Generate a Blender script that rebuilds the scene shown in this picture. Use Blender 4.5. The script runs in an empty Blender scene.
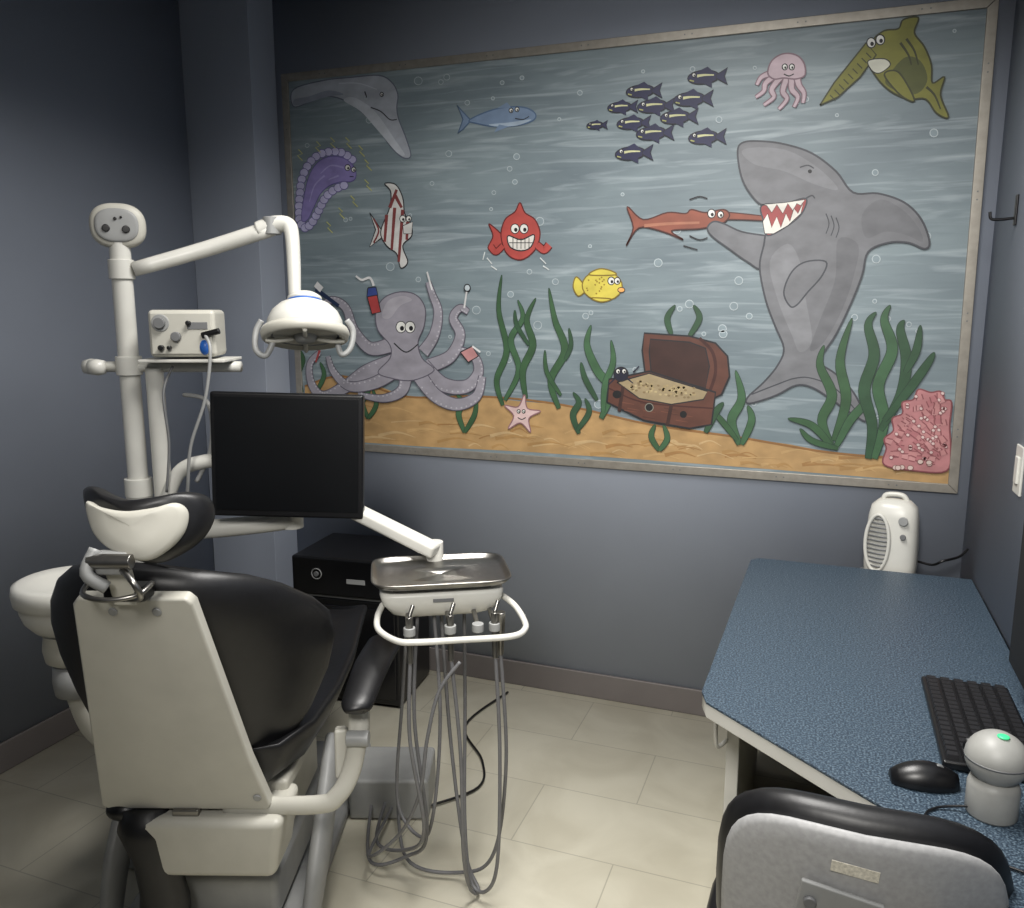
import bpy, bmesh, math, random
from mathutils import Vector, Matrix
from mathutils.geometry import tessellate_polygon
random.seed(4)
sc=bpy.context.scene
CAM=Vector((0,-2.95,1.5)); YAW=math.radians(20.8); PIT=math.radians(9.9); F=823.0
# ---------------------------------------------------------------- materials
def lin(c):
    c=c/255.0
    return c/12.92 if c<=0.04045 else ((c+0.055)/1.055)**2.4
def rgb(c): return (lin(c[0]),lin(c[1]),lin(c[2]),1)
MC={}
def mat(name,col,rough=.5,metal=0,var=.08,scale=30,bump=0,stretch=(1,1,1),coat=0,emit=0):
    if name in MC: return MC[name]
    m=bpy.data.materials.new(name); m.use_nodes=True; nt=m.node_tree; N=nt.nodes; L=nt.links
    b=N['Principled BSDF']; b.inputs['Roughness'].default_value=rough; b.inputs['Metallic'].default_value=metal
    if coat: b.inputs['Coat Weight'].default_value=coat
    tc=N.new('ShaderNodeTexCoord'); mp=N.new('ShaderNodeMapping'); mp.inputs['Scale'].default_value=stretch
    nz=N.new('ShaderNodeTexNoise'); nz.inputs['Scale'].default_value=scale; nz.inputs['Detail'].default_value=4
    L.new(tc.outputs['Object'],mp.inputs[0]); L.new(mp.outputs[0],nz.inputs['Vector'])
    r=N.new('ShaderNodeValToRGB'); c=rgb(col)
    r.color_ramp.elements[0].position=.3; r.color_ramp.elements[1].position=.7
    r.color_ramp.elements[0].color=tuple(max(0,x*(1-var)) for x in c[:3])+(1,)
    r.color_ramp.elements[1].color=tuple(min(1,x*(1+var)) for x in c[:3])+(1,)
    L.new(nz.outputs['Fac'],r.inputs[0]); L.new(r.outputs[0],b.inputs['Base Color'])
    if bump:
        bp=N.new('ShaderNodeBump'); bp.inputs['Strength'].default_value=bump; bp.inputs['Distance'].default_value=.002
        L.new(nz.outputs['Fac'],bp.inputs['Height']); L.new(bp.outputs[0],b.inputs['Normal'])
    if emit:
        b.inputs['Emission Color'].default_value=c; b.inputs['Emission Strength'].default_value=emit
    MC[name]=m; return m
WHITE=mat('enamel_white',(200,199,192),.35,0,.04,12)
CREAM=mat('plastic_cream',(180,178,168),.45,0,.05,12)
BLACK=mat('upholstery_black',(17,17,19),.42,0,.2,60,.15)
BPL=mat('plastic_black',(12,12,14),.35,0,.2,40)
SCREEN=mat('screen_black',(5,6,8),.3,0,.1,5)
GREY=mat('plastic_grey',(105,106,107),.45,0,.08,20)
LGREY=mat('plastic_light_grey',(142,143,142),.45,0,.06,20)
HOSE=mat('hose_grey',(104,104,106),.5,0,.08,40)
STEEL=mat('steel',(140,138,134),.3,.95,.06,60)
ALU=mat('aluminium',(150,145,136),.45,.55,.1,40)
BLUE=mat('plastic_blue',(35,90,170),.4)
GREEN=mat('led_green',(60,200,130),.4,0,.05,20,0,(1,1,1),0,.4)
GLASS=mat('lens_glass',(150,155,165),.1,.3,.1,10,0,(1,1,1),.6)
# ---------------------------------------------------------------- mesh helpers
def link(o,parent=None):
    sc.collection.objects.link(o)
    if parent is not None: o.parent=parent
    return o
def empty(name,loc=(0,0,0),rz=0):
    e=bpy.data.objects.new(name,None); e.location=loc; e.rotation_euler=(0,0,rz); e.empty_display_size=.1
    sc.collection.objects.link(e); return e
def mk(name,verts,faces,m,parent=None,smooth=True,mats=None,fm=None):
    me=bpy.data.meshes.new(name); me.from_pydata([tuple(v) for v in verts],[],faces)
    for x in (mats or [m]): me.materials.append(x)
    if fm:
        for p,i in zip(me.polygons,fm): p.material_index=i
    for p in me.polygons: p.use_smooth=smooth
    bm=bmesh.new(); bm.from_mesh(me); bmesh.ops.recalc_face_normals(bm,faces=bm.faces); bm.to_mesh(me); bm.free()
    return link(bpy.data.objects.new(name,me),parent)
def bevel(o,w,seg=3):
    if w>0:
        b=o.modifiers.new('b','BEVEL'); b.width=w; b.segments=seg; b.limit_method='ANGLE'; b.angle_limit=math.radians(35)
        w2=o.modifiers.new('wn','WEIGHTED_NORMAL'); w2.keep_sharp=False
    return o
def box(name,c,s,m,parent=None,bv=.005,rot=None,taper=1.0,seg=3):
    hx,hy,hz=s[0]/2,s[1]/2,s[2]/2
    v=[(-hx,-hy,-hz),(hx,-hy,-hz),(hx,hy,-hz),(-hx,hy,-hz)]
    v=[(x*taper,y*taper,z) for x,y,z in v]+[(-hx,-hy,hz),(hx,-hy,hz),(hx,hy,hz),(-hx,hy,hz)]
    f=[(0,3,2,1),(4,5,6,7),(0,1,5,4),(1,2,6,5),(2,3,7,6),(3,0,4,7)]
    o=mk(name,v,f,m,parent); o.location=c
    if rot: o.rotation_euler=rot
    return bevel(o,bv,seg)
def crom(P,n=8,closed=False):
    P=[Vector(p) for p in P]; out=[]; N=len(P)
    segs=N if closed else N-1
    for i in range(segs):
        if closed: a,b,c,d=P[(i-1)%N],P[i],P[(i+1)%N],P[(i+2)%N]
        else: a,b,c,d=P[max(i-1,0)],P[i],P[i+1],P[min(i+2,N-1)]
        for k in range(n):
            t=k/n
            out.append(.5*((2*b)+(c-a)*t+(2*a-5*b+4*c-d)*t*t+(-a+3*b-3*c+d)*t**3))
    if not closed: out.append(P[-1])
    return out
def loft(name,loops,m,parent=None,caps=True,closed=False,smooth=True):
    n=len(loops[0]); V=[p for l in loops for p in l]; Fc=[]
    R=len(loops); rr=R if closed else R-1
    for i in range(rr):
        for j in range(n):
            a=i*n+j; b=i*n+(j+1)%n; c=((i+1)%R)*n+(j+1)%n; d=((i+1)%R)*n+j
            Fc.append((a,b,c,d))
    if caps and not closed:
        Fc.append(tuple(range(n))); Fc.append(tuple((R-1)*n+j for j in range(n)))
    return mk(name,V,Fc,m,parent,smooth)
def tube(name,P,r,m,parent=None,sm=8,seg=12,flat=1.0,closed=False,up=None):
    """swept round or flattened tube; r may be a list (one per control point)"""
    n0=len(P)
    if isinstance(r,(int,float)): r=[r]*n0
    P4=[Vector((p[0],p[1],p[2])) for p in P]
    pts=crom(P4,sm,closed) if sm>1 else P4
    rr=[]
    for i in range(len(pts)):
        u=i/sm if sm>1 else i; k=min(int(u),n0-1); k2=(k+1)%n0 if closed else min(k+1,n0-1); t=u-int(u)
        rr.append(r[k]*(1-t)+r[k2]*t)
    loops=[]; prev=None
    for i,p in enumerate(pts):
        if closed: tg=(pts[(i+1)%len(pts)]-pts[i-1])
        else: tg=pts[min(i+1,len(pts)-1)]-pts[max(i-1,0)]
        tg.normalize()
        if prev is None:
            u0=Vector(up) if up else (Vector((0,0,1)) if abs(tg.z)<.9 else Vector((1,0,0)))
            s=tg.cross(u0).normalized()
        else: s=(prev-tg*prev.dot(tg)).normalized()
        prev=s; w=s.cross(tg)
        loops.append([p+s*math.cos(2*math.pi*k/seg)*rr[i]+w*math.sin(2*math.pi*k/seg)*rr[i]*flat for k in range(seg)])
    return loft(name,loops,m,parent,True,closed)
def cyl(name,a,b,r,m,parent=None,r2=None,seg=24,bv=.002):
    o=tube(name,[a,b],[r,r if r2 is None else r2],m,parent,1,seg)
    return bevel(o,bv,2)
def lathe(name,prof,c,m,parent=None,axis=(0,0,1),seg=32,sx=1,sy=1):
    q=Vector((0,0,1)).rotation_difference(Vector(axis).normalized()); c=Vector(c)
    loops=[[c+q@Vector((max(r,.0002)*sx*math.cos(2*math.pi*k/seg),max(r,.0002)*sy*math.sin(2*math.pi*k/seg),z)) for k in range(seg)] for r,z in prof]
    return loft(name,loops,m,parent)
def prism(name,pts,th,M,m,parent=None,bv=.003,smooth=False):
    """2D outline extruded along +/- local z, placed by matrix M"""
    n=len(pts); V=[M@Vector((x,y,th/2)) for x,y in pts]+[M@Vector((x,y,-th/2)) for x,y in pts]
    Fc=[tuple(range(n)),tuple(range(2*n-1,n-1,-1))]+[(i,(i+1)%n,n+(i+1)%n,n+i) for i in range(n)]
    o=mk(name,V,Fc,m,parent); return bevel(o,bv,3)
def frame(o,x,y):
    x=Vector(x).normalized(); y=Vector(y); y=(y-x*y.dot(x)).normalized(); z=x.cross(y)
    return Matrix(((x.x,y.x,z.x,o[0]),(x.y,y.y,z.y,o[1]),(x.z,y.z,z.z,o[2]),(0,0,0,1)))
def sphere(name,c,r,m,parent=None,s=(1,1,1),seg=24):
    prof=[(r*math.sin(math.pi*i/14),-r*math.cos(math.pi*i/14)) for i in range(15)]
    loops=[[Vector((c[0]+q[0]*s[0]*math.cos(2*math.pi*k/seg),c[1]+q[0]*s[1]*math.sin(2*math.pi*k/seg),c[2]+q[1]*s[2])) for k in range(seg)] for q in [(max(a,.0002),b) for a,b in prof]]
    return loft(name,loops,m,parent)
# ---------------------------------------------------------------- room shell
XL,XR,YB,YF,H=-2.46,.455,0.0,-4.2,2.75
WALL=mat('wall_paint_bluegrey',(152,159,172),.75,0,.03,3,.05)
base=mat('baseboard_vinyl',(98,93,91),.6,0,.05,10)
ceilm=mat('ceiling_white',(190,190,188),.8,0,.03,5)
# floor tile material
fm=bpy.data.materials.new('floor_tile'); fm.use_nodes=True; nt=fm.node_tree; N=nt.nodes; L=nt.links; b=N['Principled BSDF']
tc=N.new('ShaderNodeTexCoord'); mp=N.new('ShaderNodeMapping'); mp.inputs['Location'].default_value=(.06,.05,0)
br=N.new('ShaderNodeTexBrick'); br.inputs['Scale'].default_value=1; br.inputs['Brick Width'].default_value=.6; br.inputs['Row Height'].default_value=.3
br.inputs['Mortar Size'].default_value=.0018; br.inputs['Color1'].default_value=rgb((221,216,198)); br.inputs['Color2'].default_value=rgb((216,211,193)); br.inputs['Mortar'].default_value=rgb((188,183,167))
nz=N.new('ShaderNodeTexNoise'); nz.inputs['Scale'].default_value=3.5; nz.inputs['Detail'].default_value=8; nz.inputs['Distortion'].default_value=1.2
rp=N.new('ShaderNodeValToRGB'); rp.color_ramp.elements[0].color=(.89,.88,.85,1); rp.color_ramp.elements[1].color=(1.04,1.04,1.03,1); rp.color_ramp.elements[0].position=.35; rp.color_ramp.elements[1].position=.62
mx=N.new('ShaderNodeMixRGB'); mx.blend_type='MULTIPLY'; mx.inputs[0].default_value=1
L.new(tc.outputs['Object'],mp.inputs[0]); L.new(mp.outputs[0],br.inputs[0]); L.new(mp.outputs[0],nz.inputs['Vector']); L.new(nz.outputs['Fac'],rp.inputs[0])
L.new(br.outputs['Color'],mx.inputs[1]); L.new(rp.outputs[0],mx.inputs[2]); L.new(mx.outputs[0],b.inputs['Base Color']); b.inputs['Roughness'].default_value=.42
cx,cy=(XL+XR)/2,(YB+YF)/2; W_=XR-XL; D_=YB-YF
box('floor',(cx,cy,-.05),(W_+.2,D_+.2,.1),fm,None,0)
box('ceiling',(cx,cy,H+.05),(W_+.2,D_+.2,.1),ceilm,None,0)
box('wall_back',(cx,YB+.05,H/2),(W_+.2,.1,H),WALL,None,0)
box('wall_front',(cx,YF-.05,H/2),(W_+.2,.1,H),WALL,None,0)
box('wall_left',(XL-.05,cy,H/2),(.1,D_,H),WALL,None,0)
box('wall_right',(XR+.05,cy,H/2),(.1,D_,H),WALL,None,0)
box('wall_column',((XL-2.135)/2,-.08,H/2),(-2.135-XL,.16,H),WALL,None,.002)
box('baseboard_back',((XR-2.135)/2,-.006,.05),(XR+2.135,.012,.1),base,None,.003)
box('baseboard_left',(XL+.006,(YF-.17)/2,.05),(.012,-YF-.17,.1),base,None,.003)
box('baseboard_right',(XR-.006,(YF-.012)/2,.05),(.012,-YF-.012,.1),base,None,.003)
box('baseboard_column',((XL+.012-2.135)/2,-.166,.05),(-2.135-XL-.012,.012,.1),base,None,.003)
# ---------------------------------------------------------------- mural
def W(px,py):
    """rectify a point of the flat wall drawing to (x,z) metres on the back wall"""
    a=(px-512)/F; b_=(454-py)/F; f=math.cos(PIT)+math.sin(PIT)*b_
    dx=-math.sin(YAW)*f+math.cos(YAW)*a; dy=math.cos(YAW)*f+math.sin(YAW)*a; dz=-math.sin(PIT)+math.cos(PIT)*b_
    t=-CAM.y/dy
    return Vector((CAM.x+dx*t,CAM.z+dz*t))
mural=empty('ocean_mural',(-.85,0,1.67)); MO=Vector((-.85,0,1.67))
c4=[W(283,75),W(999,-3),W(957,493),W(301,446)]
# water
wm=bpy.data.materials.new('painted_water'); wm.use_nodes=True; nt=wm.node_tree; N=nt.nodes; L=nt.links; b=N['Principled BSDF']; b.inputs['Roughness'].default_value=.5
tc=N.new('ShaderNodeTexCoord')
def nodz(scale,st,det=5,dist=.6):
    mp=N.new('ShaderNodeMapping'); mp.inputs['Scale'].default_value=st; nz=N.new('ShaderNodeTexNoise'); nz.inputs['Scale'].default_value=scale; nz.inputs['Detail'].default_value=det; nz.inputs['Distortion'].default_value=dist
    L.new(tc.outputs['Object'],mp.inputs[0]); L.new(mp.outputs[0],nz.inputs['Vector']); return nz
def ramp(src,stops):
    r=N.new('ShaderNodeValToRGB'); e=r.color_ramp.elements
    e[0].position=stops[0][0]; e[0].color=stops[0][1]; e[1].position=stops[1][0]; e[1].color=stops[1][1]
    L.new(src,r.inputs[0]); return r
n1=nodz(1.6,(1,1,3)); r1=ramp(n1.outputs['Fac'],[(.3,rgb((102,115,122))),(.7,rgb((125,139,144)))])
n2=nodz(2.4,(1,1,13),8,1.2); r2=ramp(n2.outputs['Fac'],[(.5,(0,0,0,1)),(.72,(1,1,1,1))])
n3=nodz(5,(1,1,11),6,.5); r3=ramp(n3.outputs['Fac'],[(.5,(0,0,0,1)),(.75,(1,1,1,1))])
ma=N.new('ShaderNodeMath'); ma.operation='MULTIPLY'; ma.inputs[1].default_value=.6; L.new(r2.outputs[0],ma.inputs[0])
m1=N.new('ShaderNodeMixRGB'); L.new(ma.outputs[0],m1.inputs[0]); L.new(r1.outputs[0],m1.inputs[1]); m1.inputs[2].default_value=rgb((168,179,184))
mb=N.new('ShaderNodeMath'); mb.operation='MULTIPLY'; mb.inputs[1].default_value=.35; L.new(r3.outputs[0],mb.inputs[0])
m2=N.new('ShaderNodeMixRGB'); L.new(mb.outputs[0],m2.inputs[0]); L.new(m1.outputs[0],m2.inputs[1]); m2.inputs[2].default_value=rgb((92,106,114))
L.new(m2.outputs[0],b.inputs['Base Color'])
def wallpoly(name,cs,y0,y1,m):
    V=[Vector((c.x,y0,c.y))-MO for c in cs]+[Vector((c.x,y1,c.y))-MO for c in cs]; n=len(cs)
    Fc=[tuple(range(n)),tuple(range(n,2*n))]+[(i,(i+1)%n,n+(i+1)%n,n+i) for i in range(n)]
    return mk(name,V,Fc,m,mural,False)
wallpoly('canvas',c4,-.001,-.008,wm)
cen=(c4[0]+c4[1]+c4[2]+c4[3])/4
def insetc(c,d): 
    return Vector((c.x+(d if c.x<cen.x else -d),c.y+(d if c.y<cen.y else -d)))
inn=[insetc(c,.030) for c in c4]
for i,nm in enumerate(['frame_top','frame_right','frame_bottom','frame_left']):
    j=(i+1)%4
    bevel(wallpoly(nm,[c4[i],c4[j],inn[j],inn[i]],-.001,-.016,ALU),.002,2)
# paint strokes
LAY=[0]
def paint(col):
    return mat('paint_%d_%d_%d'%col,col,.55,0,.16,14,0,(1,1,1.6))
class Art:
    def __init__(s,name): s.n=name; s.v=[]; s.f=[]; s.m=[]; s.fm=[]; s.ys=None
    def share(s): LAY[0]+=3; s.ys=-.0085-.00001*LAY[0]
    def free(s): LAY[0]+=3; s.ys=None
    def _y(s):
        if s.ys: return s.ys
        LAY[0]+=1; return -.0085-.00001*LAY[0]
    def _mi(s,col):
        m=paint(col)
        if m not in s.m: s.m.append(m)
        return s.m.index(m)
    def poly(s,P2,col):
        y=s._y(); k=len(s.v); mi=s._mi(col)
        s.v+= [Vector((p.x,y,p.y))-MO for p in P2]
        for t in tessellate_polygon([[Vector((p.x,p.y,0)) for p in P2]]):
            s.f.append(tuple(k+i for i in t)); s.fm.append(mi)
    def fill(s,pts,col,smooth=True,edge=None,ew=1.3):
        P=[W(*p) for p in pts]
        P=[Vector((q.x,q.y)) for q in (crom([Vector((p.x,p.y,0)) for p in P],5,True) if smooth else P)]
        s.poly(P,col)
        if edge: s._rib(P+[P[0]],[ew]*(len(P)+1),edge)
    def _rib(s,P,ws,col):
        y=s._y(); k=len(s.v); mi=s._mi(col); n=len(P)
        if s.ys: y-=.000012
        for i,p in enumerate(P):
            t=P[min(i+1,n-1)]-P[max(i-1,0)]
            if t.length<1e-9: t=Vector((1,0))
            t.normalize(); q=Vector((-t.y,t.x))*ws[i]*.00185
            for r in (p+q,p-q): s.v.append(Vector((r.x,y,r.y))-MO)
        for i in range(n-1):
            s.f.append((k+2*i,k+2*i+1,k+2*i+3,k+2*i+2)); s.fm.append(mi)
    def line(s,pts,w0,w1,col,smooth=True,edge=None):
        P=[W(*p) for p in pts]
        P=[Vector((q.x,q.y)) for q in (crom([Vector((p.x,p.y,0)) for p in P],6) if smooth else P)]
        n=len(P); ws=[w0+(w1-w0)*i/(n-1) for i in range(n)]
        if edge: s._rib(P,[w+2.0 for w in ws],edge)
        s._rib(P,ws,col)
    def leaf(s,pts,w,col,edge=None):
        P=[W(*p) for p in pts]; P=[Vector((q.x,q.y)) for q in crom([Vector((p.x,p.y,0)) for p in P],6)]
        n=len(P); ws=[w*(math.sin(math.pi*min(1,(.12+.88*i/(n-1))))**.7) for i in range(n)]
        if edge: s._rib(P,[x+1.2 for x in ws],edge)
        s._rib(P,ws,col)
    def ell(s,cx,cy,rx,ry,col,ang=0,edge=None,ew=1.2,n=22):
        pts=[]
        for i in range(n):
            a=2*math.pi*i/n; x=rx*math.cos(a); z=ry*math.sin(a); ca,sa=math.cos(ang),math.sin(ang)
            pts.append((cx+x*ca-z*sa,cy+x*sa+z*ca))
        P=[W(*p) for p in pts]
        if col: s.poly(P,col)
        if edge: s._rib(P+[P[0]],[ew]*(n+1),edge)
    def eye(s,x,y,r=3.2):
        s.ell(x,y,r,r*1.15,(215,215,210),0,(20,20,25),.9,14); s.ell(x+.2*r,y+.25*r,r*.42,r*.5,(15,15,20),0,None,1,10)
    def done(s):
        return mk(s.n,s.v,s.f,None,mural,False,s.m,s.fm)
K=(32,32,36)
# sand
A=Art('painted_sand')
sand=[(306,386),(322,380),(345,376),(375,384),(405,396),(440,398),(480,396),(520,401),(560,404),(600,412),(650,424),(700,430),(740,437),(790,444),(830,452),(870,458),(905,457),(953,452)]
A.fill(sand+[(950,484),(860,476),(760,468),(640,459),(520,451),(420,446),(306,438)],(168,136,92),False)
for i in range(90):
    x=random.uniform(308,925); y0=400+(x-300)*.098; y=random.uniform(y0,437+(x-300)*.062)
    w=random.uniform(12,44); A.line([(x,y),(x+w/2,y-random.uniform(0,4)),(x+w,y+random.uniform(0,3))],random.uniform(1,4.5),.5,random.choice([(150,114,70),(184,156,114),(158,124,78),(178,146,100)]))
A.line([(306,386),(345,376),(405,396),(480,396),(560,404),(650,424),(740,437),(830,452),(905,457),(950,452)],2,2,(134,96,56))
A.done()
# bubbles
A=Art('painted_bubbles'); A.share()
for i in range(95):
    x=random.uniform(305,955); y=random.uniform(88-(x-283)*.09,395+(x-283)*.05); r=random.choice([1.6,2,2.4,3,4])
    A.ell(x,y,r,r,(126,140,146),0,(172,182,186),.7,12)
A.done()
# beluga
A=Art('painted_whale'); G=(160,165,174)
A.fill([(295,90),(325,81),(352,78),(380,76),(393,83),(399,95),(398,108),(400,120),(407,138),(412,156),(404,158),(392,147),(378,128),(362,112),(346,101),(328,97),(310,103),(295,107)],G,True,(96,102,116),1.3)
A.fill([(345,101),(362,112),(380,132),(398,153),(406,155),(396,140),(384,122),(372,108),(355,98)],(180,185,192))
A.fill([(296,100),(310,97),(330,91),(345,95),(330,97),(310,103),(296,106)],(134,140,152))
A.line([(340,84),(360,84),(378,90)],1.2,.8,(184,188,196)); A.line([(366,92),(368,98)],1.4,1.2,K)
A.line([(372,108),(382,112),(391,120),(398,120)],1.2,1,K); A.eye(383,95,1.8); A.done()
# blue fish
A=Art('painted_blue_fish'); B=(112,132,158)
A.fill([(472,121),(458,106),(464,120),(459,134),(464,130)],B,False,(76,98,126))
A.fill([(470,121),(486,113),(505,108),(525,108),(536,114),(534,121),(518,126),(495,127),(478,124)],B,True,(76,98,126))
A.fill([(490,125),(510,123),(532,120),(518,126),(498,127)],(158,174,190)); A.fill([(498,109),(508,103),(512,108)],B,False); A.fill([(500,125),(495,133),(510,127)],B,False)
A.eye(512,111,2); A.eye(518,110,2); A.line([(516,119),(524,120),(530,117)],1,.8,K); A.done()
# purple sea slug with frilled margin
A=Art('painted_purple_slug'); Pp=(130,120,172); Pf=(174,171,202); Pe=(98,90,142)
fr=[(352,160),(344,154),(335,152),(325,153),(316,157),(309,164),(304,173),(301,183),(300,193),(299,203),(299,213),(300,222),(305,228),(311,224),(316,216),(320,208),(324,200),(330,193),(338,188),(346,185)]
q=crom([Vector((x,y,0)) for x,y in fr],3); 
for i,p in enumerate(q):
    if i%2==0: A.ell(p.x+1.5,p.y,4.2,4.2,Pf,0,Pe,.8,10)
A.fill([(357,178),(356,168),(346,159),(332,157),(319,163),(310,178),(305,200),(303,220),(309,220),(316,206),(322,194),(331,186),(343,182),(352,182)],Pp,True,Pe,1)
for l in [[(345,168),(332,166),(322,174)],[(326,176),(316,186),(311,202)],[(340,176),(330,180)]]: A.line(l,2,1,(152,144,190))
A.eye(349,168,2.6); A.eye(355,170,2.2); A.line([(351,177),(355,177)],1,.8,K)
Yl=(186,186,112)
for p,d_ in [((318,142),-1),((332,138),0),((347,138),1),((360,146),1),((366,160),2),((366,180),2),((352,196),2),((340,208),1),((328,222),1),((300,150),-1)]:
    x,y=p; A.line([(x,y),(x+4,y+4),(x+d_,y+6),(x+5+d_,y+11)],1.1,1.1,Yl,False)
A.done()
# striped fish
A=Art('painted_striped_fish'); Rb=(116,54,54); Wt=(194,193,190)
A.fill([(384,232),(371,213),(377,230),(371,247),(383,238)],Wt,False,K)
A.line([(375,219),(380,231),(375,243)],2,2,Rb)
A.fill([(391,208),(392,192),(386,184),(397,185),(404,198),(406,214),(412,224),(413,236),(404,246),(409,262),(402,268),(398,254),(388,246),(382,232)],Wt,True,K)
for l in [[(391,208),(398,190)],[(388,215),(386,242)],[(396,208),(393,250)],[(404,210),(400,262)],[(409,222),(408,240)],[(396,195),(403,208)]]: A.line(l,4,3,Rb)
A.fill([(404,226),(414,222),(413,234),(405,234)],Wt,False,K,.8); A.eye(404,219,3); A.eye(410,219,2.6); A.done()
# red fish
A=Art('painted_red_fish'); Rd=(168,68,62)
A.fill([(504,236),(490,224),(494,236),(489,248),(495,250),(505,242)],Rd,True,(90,20,20))
A.fill([(502,236),(506,220),(516,212),(521,203),(526,213),(536,220),(541,234),(536,250),(522,260),(508,254)],Rd,True,(90,20,20))
A.line([(538,245),(545,250),(550,245)],6,7,Rd,True,(90,20,20)); A.line([(504,246),(497,252),(492,247)],5,6,Rd,True,(90,20,20))
A.fill([(509,236),(522,240),(535,235),(532,247),(522,251),(511,247)],(210,207,200),True,K)
for x in (514,518,522,526,530): A.line([(x,238),(x,249)],.8,.8,K)
A.line([(510,243),(534,243)],.8,.8,K)
A.eye(516,229,4.2); A.eye(525,229,4.2)
for l in [[(488,258),(493,264)],[(486,252),(484,260)],[(541,258),(547,264)],[(544,266),(550,270)],[(492,266),(498,270)]]: A.line(l,1.2,1,(200,205,205))
A.done()
# yellow fish
A=Art('painted_yellow_fish'); Y=(200,185,76)
A.fill([(584,284),(577,277),(574,287),(579,296),(586,291)],Y,True,(120,100,30))
A.ell(603,286,20,15,Y,.05,(120,100,30)); A.fill([(590,275),(600,269),(612,271),(616,275)],Y,True,(120,100,30)); A.fill([(592,298),(602,302),(612,299)],Y,True,(120,100,30))
for i in range(16): A.ell(592+random.uniform(-5,14),286+random.uniform(-9,9),.9,.9,(140,115,35),0,None,1,8)
A.eye(612,281,3.4); A.eye(618,281,3); A.ell(622,290,3.5,2.5,(220,160,90),0,K,.8); A.done()
# school of navy fish
A=Art('painted_fish_school'); Nv=(30,32,66)
for (x,y,s) in [(706,78,1.05),(643,92,.95),(622,108,.8),(655,107,1),(692,100,1.05),(597,126,.55),(633,124,.9),(678,118,1),(654,134,1),(706,138,1),(633,154,1)]:
    A.ell(x-2*s,y,15*s,6.5*s,Nv,-.1,(14,14,30),1)
    A.fill([(x+10*s,y-2*s),(x+21*s,y-9*s),(x+18*s,y-1*s),(x+21*s,y+7*s),(x+10*s,y+1*s)],Nv,False,(14,14,30),.8)
    A.fill([(x-6*s,y-6*s),(x+2*s,y-10*s),(x+8*s,y-5*s)],Nv,False); A.fill([(x-2*s,y+6*s),(x+6*s,y+10*s),(x+6*s,y+4*s)],Nv,False)
    A.line([(x-8*s,y-1*s),(x-1*s,y-2*s),(x+8*s,y-2*s)],2.4*s,1,(190,190,146)); A.eye(x-11*s,y-2*s,1.8*s); A.line([(x-15*s,y+3*s),(x-11*s,y+4*s)],1.2,1,(150,150,90))
A.done()
# jellyfish
A=Art('painted_jellyfish'); Pk=(184,164,172)
for l in [[(776,76),(766,84),(764,92),(756,98)],[(781,78),(772,90),(774,98),(764,106)],[(787,79),(783,92),(787,100),(779,110)],[(792,79),(792,90),(798,98),(794,108)],[(797,77),(799,86),(804,94),(803,104)],[(772,74),(762,78),(757,86)]]: A.line(l,4.5,1.8,Pk,True,(120,98,108))
A.fill([(768,74),(772,62),(783,55),(796,56),(804,64),(805,76),(796,80),(784,79),(774,80)],Pk,True,(120,98,108)); A.eye(785,68,2.6); A.eye(792,68,2.6); A.line([(784,75),(789,77),(794,75)],1,1,K); A.done()
# olive swordfish
A=Art('painted_swordfish'); Ol=(118,117,48); OD=(54,56,28)
A.fill([(866,58),(872,42),(884,32),(898,30),(903,21),(918,19),(914,34),(924,48),(931,66),(932,84),(944,78),(940,96),(948,118),(936,114),(925,100),(908,100),(890,92),(876,78)],Ol,True,OD)
A.fill([(885,84),(893,70),(906,58),(920,62),(927,80),(918,94),(902,94)],(78,82,40))
A.fill([(884,76),(896,72),(906,84),(914,102),(900,96)],Ol,True,OD)
for l in [[(906,40),(914,52),(918,66)],[(900,44),(908,56),(911,66)],[(926,88),(934,96),(940,110)]]: A.line(l,2,1,OD)
A.fill([(820,106),(834,84),(866,44),(876,56),(860,78),(838,98)],Ol,False,OD)
for i in range(9): 
    t=i/8; x=830+36*t; y=96-42*t; A.line([(x,y),(x+5,y+5)],.9,.9,OD)
A.fill([(868,62),(884,60),(890,66),(880,74),(872,72)],(205,205,190),True,K,.8); A.eye(871,44,4.4); A.eye(880,41,4.4); A.done()
# brown sawfish
A=Art('painted_sawfish'); Br=(132,74,58)
A.line([(722,216),(742,217),(768,219)],6,2.5,Br,True,(70,30,24))
A.fill([(640,228),(627,246),(634,228),(628,207),(644,220),(668,213),(686,214),(692,210),(706,213),(724,210),(730,216),(722,224),(700,229),(672,231),(684,240),(664,232)],Br,True,(70,30,24))
A.line([(645,226),(670,224),(700,223)],3,2,(160,106,84)); A.eye(712,214,3.8); A.eye(721,215,3)
A.line([(690,236),(700,240),(708,238)],1.2,1,K); A.line([(684,246),(698,250)],1.2,1,K); A.line([(690,200),(700,197),(708,199)],1.2,1,K); A.done()
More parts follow.
